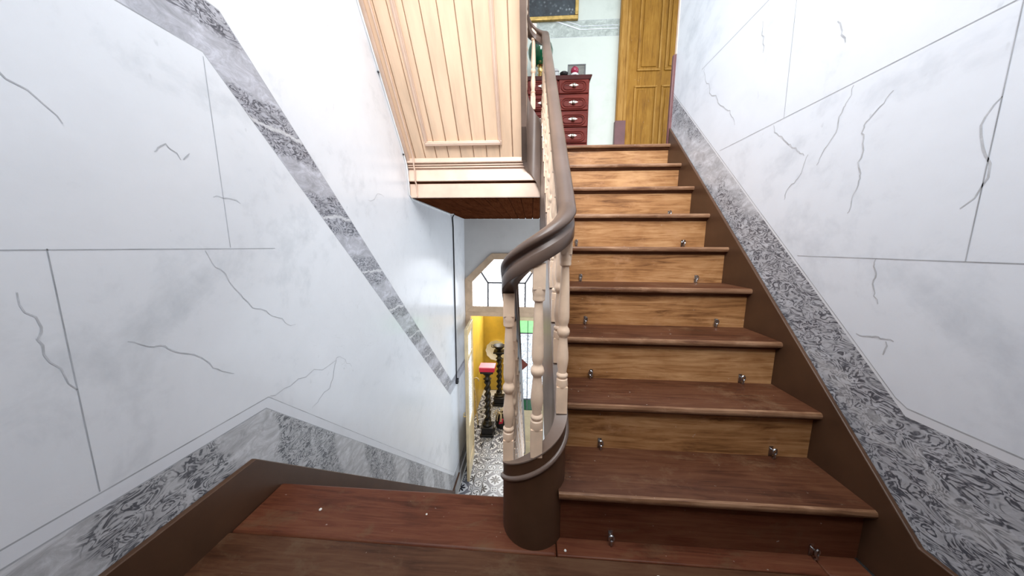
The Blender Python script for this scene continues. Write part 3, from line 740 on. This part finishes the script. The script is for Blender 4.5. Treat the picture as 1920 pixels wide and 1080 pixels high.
# closed leaf with coloured leaded glass
d3 = struct_empty('door_3', (-0.06, YH, Z0))
xa, xb = -0.395, 0.235
fr = MB().box(xa, xa+0.075, YH, YH+0.04, Z0+0.01, -0.13).box(xb-0.02, xb, YH, YH+0.04, Z0+0.01, -0.13).box(xa+0.075, xb-0.02, YH, YH+0.04, -0.20, -0.13).box(xa+0.075, xb-0.02, YH, YH+0.04, Z0+0.01, Z0+0.26).box(xa+0.075, xb-0.02, YH, YH+0.04, -1.86, -1.76)
build('frame', fr, 'cream_door', d3, bevel=0.003)
build('panel', MB().box(xa+0.075, xb-0.02, YH+0.012, YH+0.03, Z0+0.26, -1.86), 'cream_door', d3)
xs = [xa+0.075, -0.19, -0.045, 0.10, xb-0.02]
for a, b in zip(xs, xs[1:]):
    build('pane', MB().box(a+0.006, b-0.006, YH+0.014, YH+0.02, -0.40, -0.20), 'pane_green', d3)
    build('pane', MB().box(a+0.006, b-0.006, YH+0.014, YH+0.02, -1.55, -0.42), 'pane_frost', d3)
    build('pane', MB().box(a+0.006, b-0.006, YH+0.014, YH+0.02, -1.76, -1.57), 'pane_dkgreen', d3)
build('pane', MB().prism([(-0.19, -0.80), (-0.03, -0.95), (-0.19, -1.10), (-0.32, -0.95)], 'y', YH+0.006, YH+0.013), 'pane_brown', d3)
bars = MB()
for q in xs[1:-1]: bars.box(q-0.006, q+0.006, YH+0.008, YH+0.024, -1.76, -0.20)
for z in (-0.41, -1.56): bars.box(xs[0], xs[-1], YH+0.008, YH+0.024, z-0.01, z+0.01)
build('glazing_bar', bars, 'lead', d3)

# hall and vestibule floor: cement tiles
ft = struct_empty('floor', (-0.4, 4.5, Z0))
build('screed', MB().box(XL-0.2, XR, 2.6, 6.3, Z0-0.06, Z0-0.012), 'plaster_dull', ft)
ts = 0.1795
tm = MB().box(-ts/2+0.001, ts/2-0.001, -ts/2+0.001, ts/2-0.001, 0, 0.012)
t0 = None
def put_tile(proto, name, mat, x_, y_, rz, sx=1.0, sy=1.0):
    global t0
    o = copy_to(proto, ft, (x_, y_, Z0-0.012), rz); o.scale = (sx, sy, 1); return o
t0 = build('tile', tm, 'tile', ft, origin=(0, 0, 0)); bt0 = build('border_tile', MB().box(-ts/2+0.001, ts/2-0.001, -0.0745, 0.0745, 0, 0.012), 'tile_border', ft, origin=(0, 0, 0))
xg, yg = -0.514, 3.02          # a star corner
first = True
cols = [xg+ts*(k+0.5) for k in range(-1, 9)]
for j in range(-2, 2):
    for i, x_ in enumerate(cols):
        put_tile(t0, 'tile', 'tile', x_, yg+ts*(j+0.5), PI/2*((i+j) % 2))
yb1 = yg+ts*2 + 0.0745
for x_ in [cols[0]-ts] + cols: put_tile(bt0, 'border_tile', 'b', x_, yb1, 0)
ys_ = yb1+0.0745+0.06
for i, x_ in enumerate([cols[0]-ts] + cols): put_tile(t0, 'tile', 'tile', x_, ys_, PI/2*(i % 2), 1, 0.12/ts) if i % 2 == 0 else put_tile(t0, 'tile', 'tile', x_, ys_, PI/2, 0.12/ts, 1)
yb2 = ys_+0.06+0.0745
for x_ in [cols[0]-ts] + cols: put_tile(bt0, 'border_tile', 'b', x_, yb2, 0)
y2 = yb2+0.0745
for j in range(0, 11):
    for i, x_ in enumerate(cols):
        put_tile(t0, 'tile', 'tile', x_, y2+ts*(j+0.5), PI/2*((i+j+1) % 2))
for j in range(-2, 16):
    yv = yg+ts*(j+0.5)
    if yg+ts*2-0.02 < yv < y2+0.02 : continue
    put_tile(bt0, 'border_tile', 'b', cols[0]-ts/2-0.0765, yv, PI/2)
for j in range(0, 11):
    for x_ in (cols[0]-ts/2-0.153-ts/2, cols[0]-ts/2-0.153-ts*1.5): put_tile(t0, 'tile', 'tile', x_, y2+ts*(j+0.5), PI/2*(j % 2))
for j in range(-2, 4): put_tile(t0, 'tile', 'tile', cols[0]-ts/2-0.153-ts/2, yg+ts*(j+0.5), PI/2*(j % 2))
bpy.data.objects.remove(t0, do_unlink=True); bpy.data.objects.remove(bt0, do_unlink=True)
struct(build('baseboard_hall', MB().box(XL+0.0005, XL+0.022, 2.83, 3.73, Z0, Z0+0.16), 'grey', bevel=0.003))
struct(build('wall_vestibule_left', MB().box(-1.3, -1.16, YH+0.12, 6.07, Z0, 1.3), 'yellow'))
struct(build('wall_vestibule_back', MB().box(-1.3, XR, 6.07, 6.2, Z0, 1.3), 'yellow'))
struct(build('wall_vestibule_right', MB().box(0.6, 0.72, YH+0.12, 6.07, Z0, 1.3), 'yellow'))
struct(build('ceiling', MB().box(-1.3, XR, YH+0.12, 6.2, 1.3, 1.4), 'white'))

# ------------------------------------------------------------------ things in the vestibule
def twisted_stand(loc, hgt, label):
    x_, y_, z_ = loc
    t = thing('pedestal', loc, label, 'pedestal', None)
    build('base', MB().box(x_-0.13, x_+0.13, y_-0.13, y_+0.13, z_, z_+0.05).box(x_-0.105, x_+0.105, y_-0.105, y_+0.105, z_+0.05, z_+0.16).box(x_-0.12, x_+0.12, y_-0.12, y_+0.12, z_+0.16, z_+0.19), 'black', t, bevel=0.008)
    sh = MB(); n_2, segs = 64, 20; vs = []; fs = []
    h0_, h1_ = 0.30, hgt-0.20
    for i in range(n_2+1):
        h = h0_+(h1_-h0_)*i/n_2; tw = 2*PI*3.2*i/n_2
        for k in range(segs):
            a = 2*PI*k/segs; r = 0.048*(1+0.36*math.cos(2*(a-tw)))
            vs.append((x_+r*math.cos(a), y_+r*math.sin(a), z_+h))
    for i in range(n_2):
        for k in range(segs): fs.append((i*segs+k, i*segs+(k+1) % segs, (i+1)*segs+(k+1) % segs, (i+1)*segs+k))
    sh.quadmesh(vs, fs)
    build('twisted_shaft', sh, 'black', t, smooth=60)
    build('turned_foot', MB().lathe([(0.09, 0.19), (0.095, 0.21), (0.07, 0.235), (0.05, 0.25), (0.075, 0.275), (0.05, 0.30)], (x_, y_, z_), 18), 'black', t, smooth=50)
    build('capital', MB().lathe([(0.05, hgt-0.20), (0.078, hgt-0.175), (0.05, hgt-0.15), (0.04, hgt-0.12), (0.075, hgt-0.085), (0.085, hgt-0.06), (0.05, hgt-0.035)], (x_, y_, z_), 18), 'black', t, smooth=50)
    build('top', MB().box(x_-0.12, x_+0.12, y_-0.12, y_+0.12, z_+hgt-0.036, z_+hgt), 'black', t, bevel=0.008)
    return t
twisted_stand((-0.80, 4.32, Z0), 1.30, 'black twisted-column pedestal holding the pink and red box')
twisted_stand((-0.70, 5.42, Z0), 1.27, 'black twisted-column pedestal with the dark bowl, farther back by the yellow wall')
bx = thing('gift_box', (-0.795, 4.32, Z0+1.30), 'shallow crimson box with a pink lid on the nearer black pedestal', 'box')
box_part('box_body', (-0.935, -0.655, 4.21, 4.43, Z0+1.30, Z0+1.375), 'crimson', bx, 0.003)
box_part('lid', (-0.94, -0.65, 4.205, 4.435, Z0+1.375, Z0+1.39), 'pink', bx, 0.003)
bo = thing('bowl', (-0.70, 5.42, Z0+1.27), 'dark bowl on the farther twisted pedestal in front of the white plate', 'bowl')
build('bowl_body', MB().lathe([(0.05, 0), (0.055, 0.012), (0.03, 0.03), (0.08, 0.055), (0.13, 0.11), (0.135, 0.13), (0.125, 0.13), (0.07, 0.07), (0.001, 0.06)], (-0.70, 5.42, Z0+1.27), 24), 'black', bo, smooth=50)
for sg in (1, -1): build('handle', MB().tube([(-0.70+0.12*sg, 5.42, Z0+1.38), (-0.70+0.17*sg, 5.42, Z0+1.41), (-0.70+0.17*sg, 5.42, Z0+1.36), (-0.70+0.11*sg, 5.42, Z0+1.34)], 0.01), 'black', bo)
pl = thing('wall_plate', (-0.84, 6.068, -1.55), 'round white scalloped plate on the yellow wall behind the farther pedestal', 'plate')
pm = MB(); vs = []; segs = 48
for r, h in ((0.001, 0.012), (0.15, 0.012), (0.175, 0.02), (0.255, 0.045)):
    for k in range(segs):
        a = 2*PI*k/segs; rr = r*(1+(0.03*math.cos(12*a) if r > 0.25 else 0)); vs.append((-0.84+rr*math.cos(a), 6.066-h, -1.55+rr*math.sin(a)))
for k in range(segs):
    a = 2*PI*k/segs; vs.append((-0.84+0.235*math.cos(a), 6.068, -1.55+0.235*math.sin(a)))
fs = [(i*segs+k, i*segs+(k+1) % segs, (i+1)*segs+(k+1) % segs, (i+1)*segs+k) for i in range(4) for k in range(segs)]
pm.quadmesh(vs, fs + [tuple(range(segs))])
build('dish', pm, 'white', pl, smooth=50)
bk = thing('letter_box', (-0.58, 6.06, -1.95), 'white square letter rack on the yellow wall right of the round plate', 'letter rack')
build('rack', MB().box(-0.66, -0.46, 5.99, 6.068, -1.86, -1.40).box(-0.67, -0.45, 5.98, 6.068, -1.88, -1.855), 'white', bk, bevel=0.006)
mt_ = thing('meter_box', (-0.56, 6.0, -0.75), 'small grey meter box high on the yellow wall', 'meter')
build('case', MB().box(-0.66, -0.52, 5.95, 6.068, -0.86, -0.66).box(-0.65, -0.53, 5.93, 5.95, -0.78, -0.70), 'grey', mt_, bevel=0.008)
build('conduit', MB().tube([(-0.60, 6.055, -0.66), (-0.60, 6.055, 1.29)], 0.012), 'grey', mt_)
# bag with straw tassels and a red tag
bg_ = thing('bag', (-0.56, 4.55, Z0), 'dark bag with straw fringe and a red flap, standing beside the nearer pedestal', 'bag')
bm2 = MB(); vs = []; segs = 24
for r, h in ((0.02, 0.0), (0.10, 0.005), (0.125, 0.06), (0.12, 0.16), (0.09, 0.25), (0.06, 0.29), (0.07, 0.31)):
    for k in range(segs):
        a = 2*PI*k/segs; vs.append((-0.56+r*1.0*math.cos(a), 4.55+r*0.8*math.sin(a), Z0+h))
bm2.quadmesh(vs, [(i*segs+k, i*segs+(k+1) % segs, (i+1)*segs+(k+1) % segs, (i+1)*segs+k) for i in range(6) for k in range(segs)] + [tuple(range(segs))])
build('body', bm2, 'black', bg_, smooth=60)
build('flap', MB().prism([(-0.60, Z0+0.13), (-0.52, Z0+0.15), (-0.51, Z0+0.24), (-0.58, Z0+0.23)], 'y', 4.435, 4.452), 'crimson', bg_)
sf = MB()
for k in range(16):
    a = random.uniform(0, 2*PI); r = random.uniform(0.02, 0.06)
    p0_ = Vector((-0.56+r*math.cos(a), 4.55+r*math.sin(a), Z0+0.29)); p2 = p0_+Vector((math.cos(a)*0.1, math.sin(a)*0.1, -0.04+random.uniform(-.06, .04)))
    sf.tube([p0_, (p0_+p2)/2+Vector((0, 0, 0.09)), p2, p2+Vector((0, 0, -0.05))], 0.008, 5)
build('fringe', sf, 'straw', bg_)
for k, (x0, y0, x1, y1, h, lb_) in enumerate(((-1.06, 4.10, -1.14, 4.22, 0.95, 'pale crook-handled walking stick leaning by the open glazed door, nearer one'), (-1.02, 4.50, -1.13, 4.66, 0.92, 'pale crook-handled walking stick leaning on the yellow wall, behind the other stick'))):
    wsx = thing('walking_stick', (x0, y0, Z0), lb_, 'walking stick')
    b_ = Vector((x0, y0, Z0)); t_ = Vector((x1, y1, Z0+h)); dd = (t_-b_).normalized()
    pts = [b_, t_]; crook = [t_ + Vector((0.05*(1-math.cos(a)), 0, 0.05*math.sin(a))) for a in [PI*q/8 for q in range(1, 10)]]
    build('shaft', MB().tube([b_, (b_+t_)/2, t_]+crook, 0.013, 8), 'straw', wsx, smooth=60)
    build('ferrule', MB().tube([b_-Vector((0, 0, 0)), b_+dd*0.05], 0.016, 8), 'rubber', wsx)

# ------------------------------------------------------------------ cables on the left wall
cb = thing('cable', (XL+0.01, 3.09, -0.95), 'thin black cable running straight down the far end of the left wall', 'cable')
build('wire', MB().tube([(XL+0.055, 2.98, 1.408), (XL+0.012, 3.05, 1.37), (XL+0.008, 3.085, 1.25), (XL+0.008, 3.09, 0.2), (XL+0.008, 3.08, -0.9)], 0.009, 8), 'rubber', cb, smooth=60)
build('plug', MB().box(XL+0.001, XL+0.035, 3.05, 3.11, -0.97, -0.90), 'rubber', cb, bevel=0.006)
cw = thing('cable', (XL+0.01, 1.65, 1.5), 'thin pale cable clipped along the left wall below the sloping boards', 'cable')
def soffY(z): return 1.69 - (z-1.70)/SU
pts = [(XL+0.007, soffY(z)-0.028, z-0.02) for z in [3.1, 2.6, 2.3, 2.0, 1.8]] + [(XL+0.007, 1.655, 1.67), (XL+0.008, 1.675, 1.55), (XL+0.008, 1.69, 1.43), (XL+0.008, 1.75, 1.405), (XL+0.008, 2.2, 1.403), (XL+0.008, 2.95, 1.403), (XL+0.05, 2.98, 1.405)]
build('wire', MB().tube(pts, 0.006, 8), 'white', cw, smooth=60)
ck = None
for z in (2.95, 2.19, 1.76):
    build('clip', MB().box(XL+0.001, XL+0.012, soffY(z)-0.046, soffY(z)-0.036, z-0.026, z-0.018), 'rubber', cw)
pipe = thing('conduit', (-1.0, 1.69, 1.42), 'pale thin conduit crossing the left end of the peach fascia and running up the boards', 'conduit')
pts2 = [(-1.0, 1.69+dY*s_+nY*0.010, 1.70+dZ*s_+nZ*0.010) for s_ in (2.2, 1.2, 0.6, 0.2, 0.06)] + [(-1.0, 1.656, 1.715), (-1.0, 1.660, 1.68), (-1.0, 1.682, 1.62), (-1.0, 1.681, 1.545), (-1.0, 1.709, 1.52), (-1.0, 1.709, 1.418)]
build('tube', MB().tube(pts2, 0.007, 8), 'peach_light', pipe, smooth=60)

# ------------------------------------------------------------------ upper landing: door, chest, ornaments, painting
d1 = struct_empty('door_1', (1.3, YW, 1.8))
dx0, dx1, dz1 = 1.085, 1.72, 4.2
build('leaf', MB().box(dx0, dx1, YW-0.035, YW-0.001, 1.805, dz1), 'doorwood', d1, bevel=0.002)
def door_panel(x0, x1, z0, z1, mat='doorwood'):
    y_ = YW-0.035
    fr_ = MB()
    for a, b, e, f in ((x0, x1, z0, z0+0.022), (x0, x1, z1-0.022, z1), (x0, x0+0.022, z0+0.022, z1-0.022), (x1-0.022, x1, z0+0.022, z1-0.022)):
        fr_.box(a, b, y_-0.012, y_, e, f)
    o = build('panel_moulding', fr_, 'doorcase', d1, bevel=0.005)
    build('panel', MB().box(x0+0.045, x1-0.045, y_-0.008, y_, z0+0.045, z1-0.045), mat, d1, bevel=0.006)
door_panel(1.19, 1.45, 3.02, 4.05); door_panel(1.17, 1.43, 2.02, 2.865)
door_panel(1.50, 1.69, 3.02, 4.05); door_panel(1.48, 1.69, 2.02, 2.865)
build('casing', MB().box(0.975, 1.085, YW-0.05, YW, 1.8, 4.3).box(0.985, 1.025, YW-0.06, YW-0.05, 1.8, 4.3).box(1.055, 1.085, YW-0.058, YW-0.05, 1.8, 4.3), 'doorcase', d1, bevel=0.004)
build('casing', MB().box(0.975, 1.85, YW-0.05, YW, 4.2, 4.3), 'doorcase', d1, bevel=0.004)
build('casing', MB().box(1.72, 1.83, YW-0.05, YW, 1.8, 4.2), 'doorcase', d1, bevel=0.004)
build('plinth_block', MB().box(0.965, 1.088, YW-0.066, YW, 1.8, 2.48), 'plinth', d1, bevel=0.004, label='maroon plinth block')

CF = 2.6; cx0, cx1 = -0.075, 0.592; ctop = 2.81
ch = thing('chest_of_drawers', ((cx0+cx1)/2, 2.8, 1.8), 'glossy mahogany chest of drawers with oval mouldings on the upper landing', 'chest')
build('carcass', MB().box(cx0, cx1, CF+0.012, 2.985, 1.86, ctop-0.03).box(cx0-0.01, cx1+0.008, CF+0.004, 2.985, 1.80, 1.88), 'mahogany', ch, bevel=0.004)
build('top', MB().prism([(cx0-0.004, ctop-0.045), (cx1+0.004, ctop-0.045), (cx1+0.022, ctop-0.012), (cx1+0.022, ctop), (cx0-0.022, ctop), (cx0-0.022, ctop-0.012)], 'y', CF-0.012, 2.99), 'mahogany_dark', ch, bevel=0.003)
def oval_ring(cx, cz, hw, hh, r, y_):
    pts = []
    rr = hh
    for q in range(13):
        a = PI/2 - PI*q/12; pts.append((cx+hw-rr+rr*math.cos(a), y_, cz+rr*math.sin(a)))
    for q in range(13):
        a = -PI/2 - PI*q/12; pts.append((cx-hw+rr+rr*math.cos(a), y_, cz+rr*math.sin(a)))
    pts.append(pts[0])
    return MB().tube(pts, r, 6)
colw = (cx1-cx0)/2
for j in range(5):
    zc = 2.705 - 0.169*j
    for i in range(2):
        xc = cx0 + colw*(i+0.5)
        dr_ = build('drawer', MB().box(xc-colw/2+0.008, xc+colw/2-0.008, CF-0.006, CF+0.012, zc-0.074, zc+0.074), 'mahogany', ch, bevel=0.007)
        build('oval_moulding', oval_ring(xc, zc-0.004, 0.132, 0.052, 0.008, CF-0.008), 'mahogany', dr_, smooth=70)
        build('oval_moulding', oval_ring(xc, zc-0.004, 0.108, 0.034, 0.006, CF-0.008), 'mahogany', dr_, smooth=70)
        kb = MB(); kb.lathe([(0.009, 0.0), (0.007, 0.012), (0.016, 0.022), (0.020, 0.030), (0.015, 0.037), (0.001, 0.039)], (xc, CF-0.006, zc-0.006), 14, 0, '-y')
        build('knob', kb, 'silver', dr_, smooth=60)
        build('escutcheon', MB().prism([(xc-0.05, zc+0.004), (xc, zc-0.012), (xc+0.05, zc+0.004), (xc+0.02, zc+0.016), (xc-0.02, zc+0.016)], 'y', CF-0.011, CF-0.005), 'silver', dr_)
lp = thing('oil_lamp', (0.065, 2.70, ctop), 'brass table lamp with a round green glass globe on the mahogany chest', 'lamp')
build('base', MB().lathe([(0.075, 0), (0.078, 0.012), (0.05, 0.03), (0.022, 0.05), (0.03, 0.07), (0.018, 0.085), (0.032, 0.11), (0.02, 0.145), (0.045, 0.17)], (0.065, 2.70, ctop), 22), 'brass', lp, smooth=50)
build('globe', MB().lathe([(0.045, 0.16), (0.09, 0.19), (0.125, 0.235), (0.138, 0.295), (0.125, 0.35), (0.09, 0.395), (0.045, 0.42), (0.04, 0.43), (0.05, 0.475), (0.042, 0.475), (0.033, 0.43)], (0.065, 2.70, ctop), 28), 'green_glass', lp, smooth=60)
pf = thing('photo_frame', (0.46, 2.697, ctop), 'small grey picture frame standing at the right end of the chest', 'frame')
pfm = MB(); fy0, fy1 = 2.69, 2.704
for a, b, e, f in ((0.365, 0.56, 0.0, 0.014), (0.365, 0.56, 0.146, 0.16), (0.365, 0.378, 0.014, 0.146), (0.547, 0.56, 0.014, 0.146)): pfm.box(a, b, fy0, fy1, ctop+e, ctop+f)
build('frame', pfm, 'pewter', pf, bevel=0.003)
build('picture', MB().box(0.378, 0.547, fy0+0.005, fy1-0.002, ctop+0.014, ctop+0.146), 'sepia', pf)
an = thing('candle_ornament', (0.432, 2.622, ctop), 'crimson ball ornament on a pale foot in front of the small frame', 'ornament')
build('ball', MB().lathe([(0.001, 0.015), (0.028, 0.022), (0.042, 0.045), (0.042, 0.065), (0.028, 0.088), (0.001, 0.094)], (0.432, 2.622, ctop), 20), 'berry', an, smooth=60)
build('foot', MB().lathe([(0.04, 0.0), (0.045, 0.010), (0.035, 0.024), (0.02, 0.028)], (0.432, 2.622, ctop), 20), 'white', an, smooth=60)
dk = thing('pebble_dish', (0.318, 2.625, ctop), 'tiny dark dish between the frame and the grey case', 'dish')
build('dish', MB().lathe([(0.03, 0), (0.042, 0.02), (0.045, 0.035), (0.03, 0.045), (0.001, 0.047)], (0.318, 2.625, ctop), 16), 'black', dk, smooth=60)
gc = thing('trinket_case', (0.225, 2.65, ctop), 'grey rounded trinket case beside the rail on top of the chest', 'case')
build('case_body', MB().box(0.175, 0.265, 2.605, 2.675, ctop, ctop+0.05), 'grey', gc, bevel=0.012)
build('case_lid', MB().prism([(0.173, ctop+0.05), (0.267, ctop+0.05), (0.25, ctop+0.072), (0.185, ctop+0.085)], 'y', 2.603, 2.677), 'grey', gc, bevel=0.006)
pt = thing('painting', (0.0, 2.98, 3.6), 'dark flower painting in a thin gold frame above the chest', 'painting')
pm_ = MB(); px0, px1, pz0, pz1 = -0.45, 0.498, 3.597, 4.35
for a, b, e, f in ((px0, px1, pz0, pz0+0.045), (px0, px1, pz1-0.045, pz1), (px0, px0+0.04, pz0+0.045, pz1-0.045), (px1-0.04, px1, pz0+0.045, pz1-0.045)): pm_.box(a, b, 2.965, 2.998, e, f)
build('frame', pm_, 'gold', pt, bevel=0.006)
build('canvas', MB().box(px0+0.04, px1-0.04, 2.98, 2.995, pz0+0.045, pz1-0.045), 'canvas', pt)

# ------------------------------------------------------------------ small crumbs on the landing boards
for x_, y_, s_, lb_ in ((-0.79, 0.075, 0.006, 'white plaster crumb, the largest on the long front board left of the drum'), (-0.38, 0.085, 0.004, 'tiny white crumb in the middle of the front landing board, halfway to the drum'),
        (0.40, -0.075, 0.007, 'larger white crumb on the board below the lowest step'), (0.29, -0.10, 0.004, 'smaller white crumb below the lowest step, nearest the drum and the camera'),
        (0.125, -0.012, 0.0045, 'white crumb at the right foot of the curved brown drum')):
    mb = MB(); mb.lathe([(s_*0.5, 0), (s_, s_*0.35), (s_*0.7, s_*0.9), (s_*0.1, s_*1.1)], (x_, y_, 0.0), 6)
    tag(build('plaster_crumb', mb, 'crumb'), lb_, 'crumb', 'plaster crumbs on the landing boards')
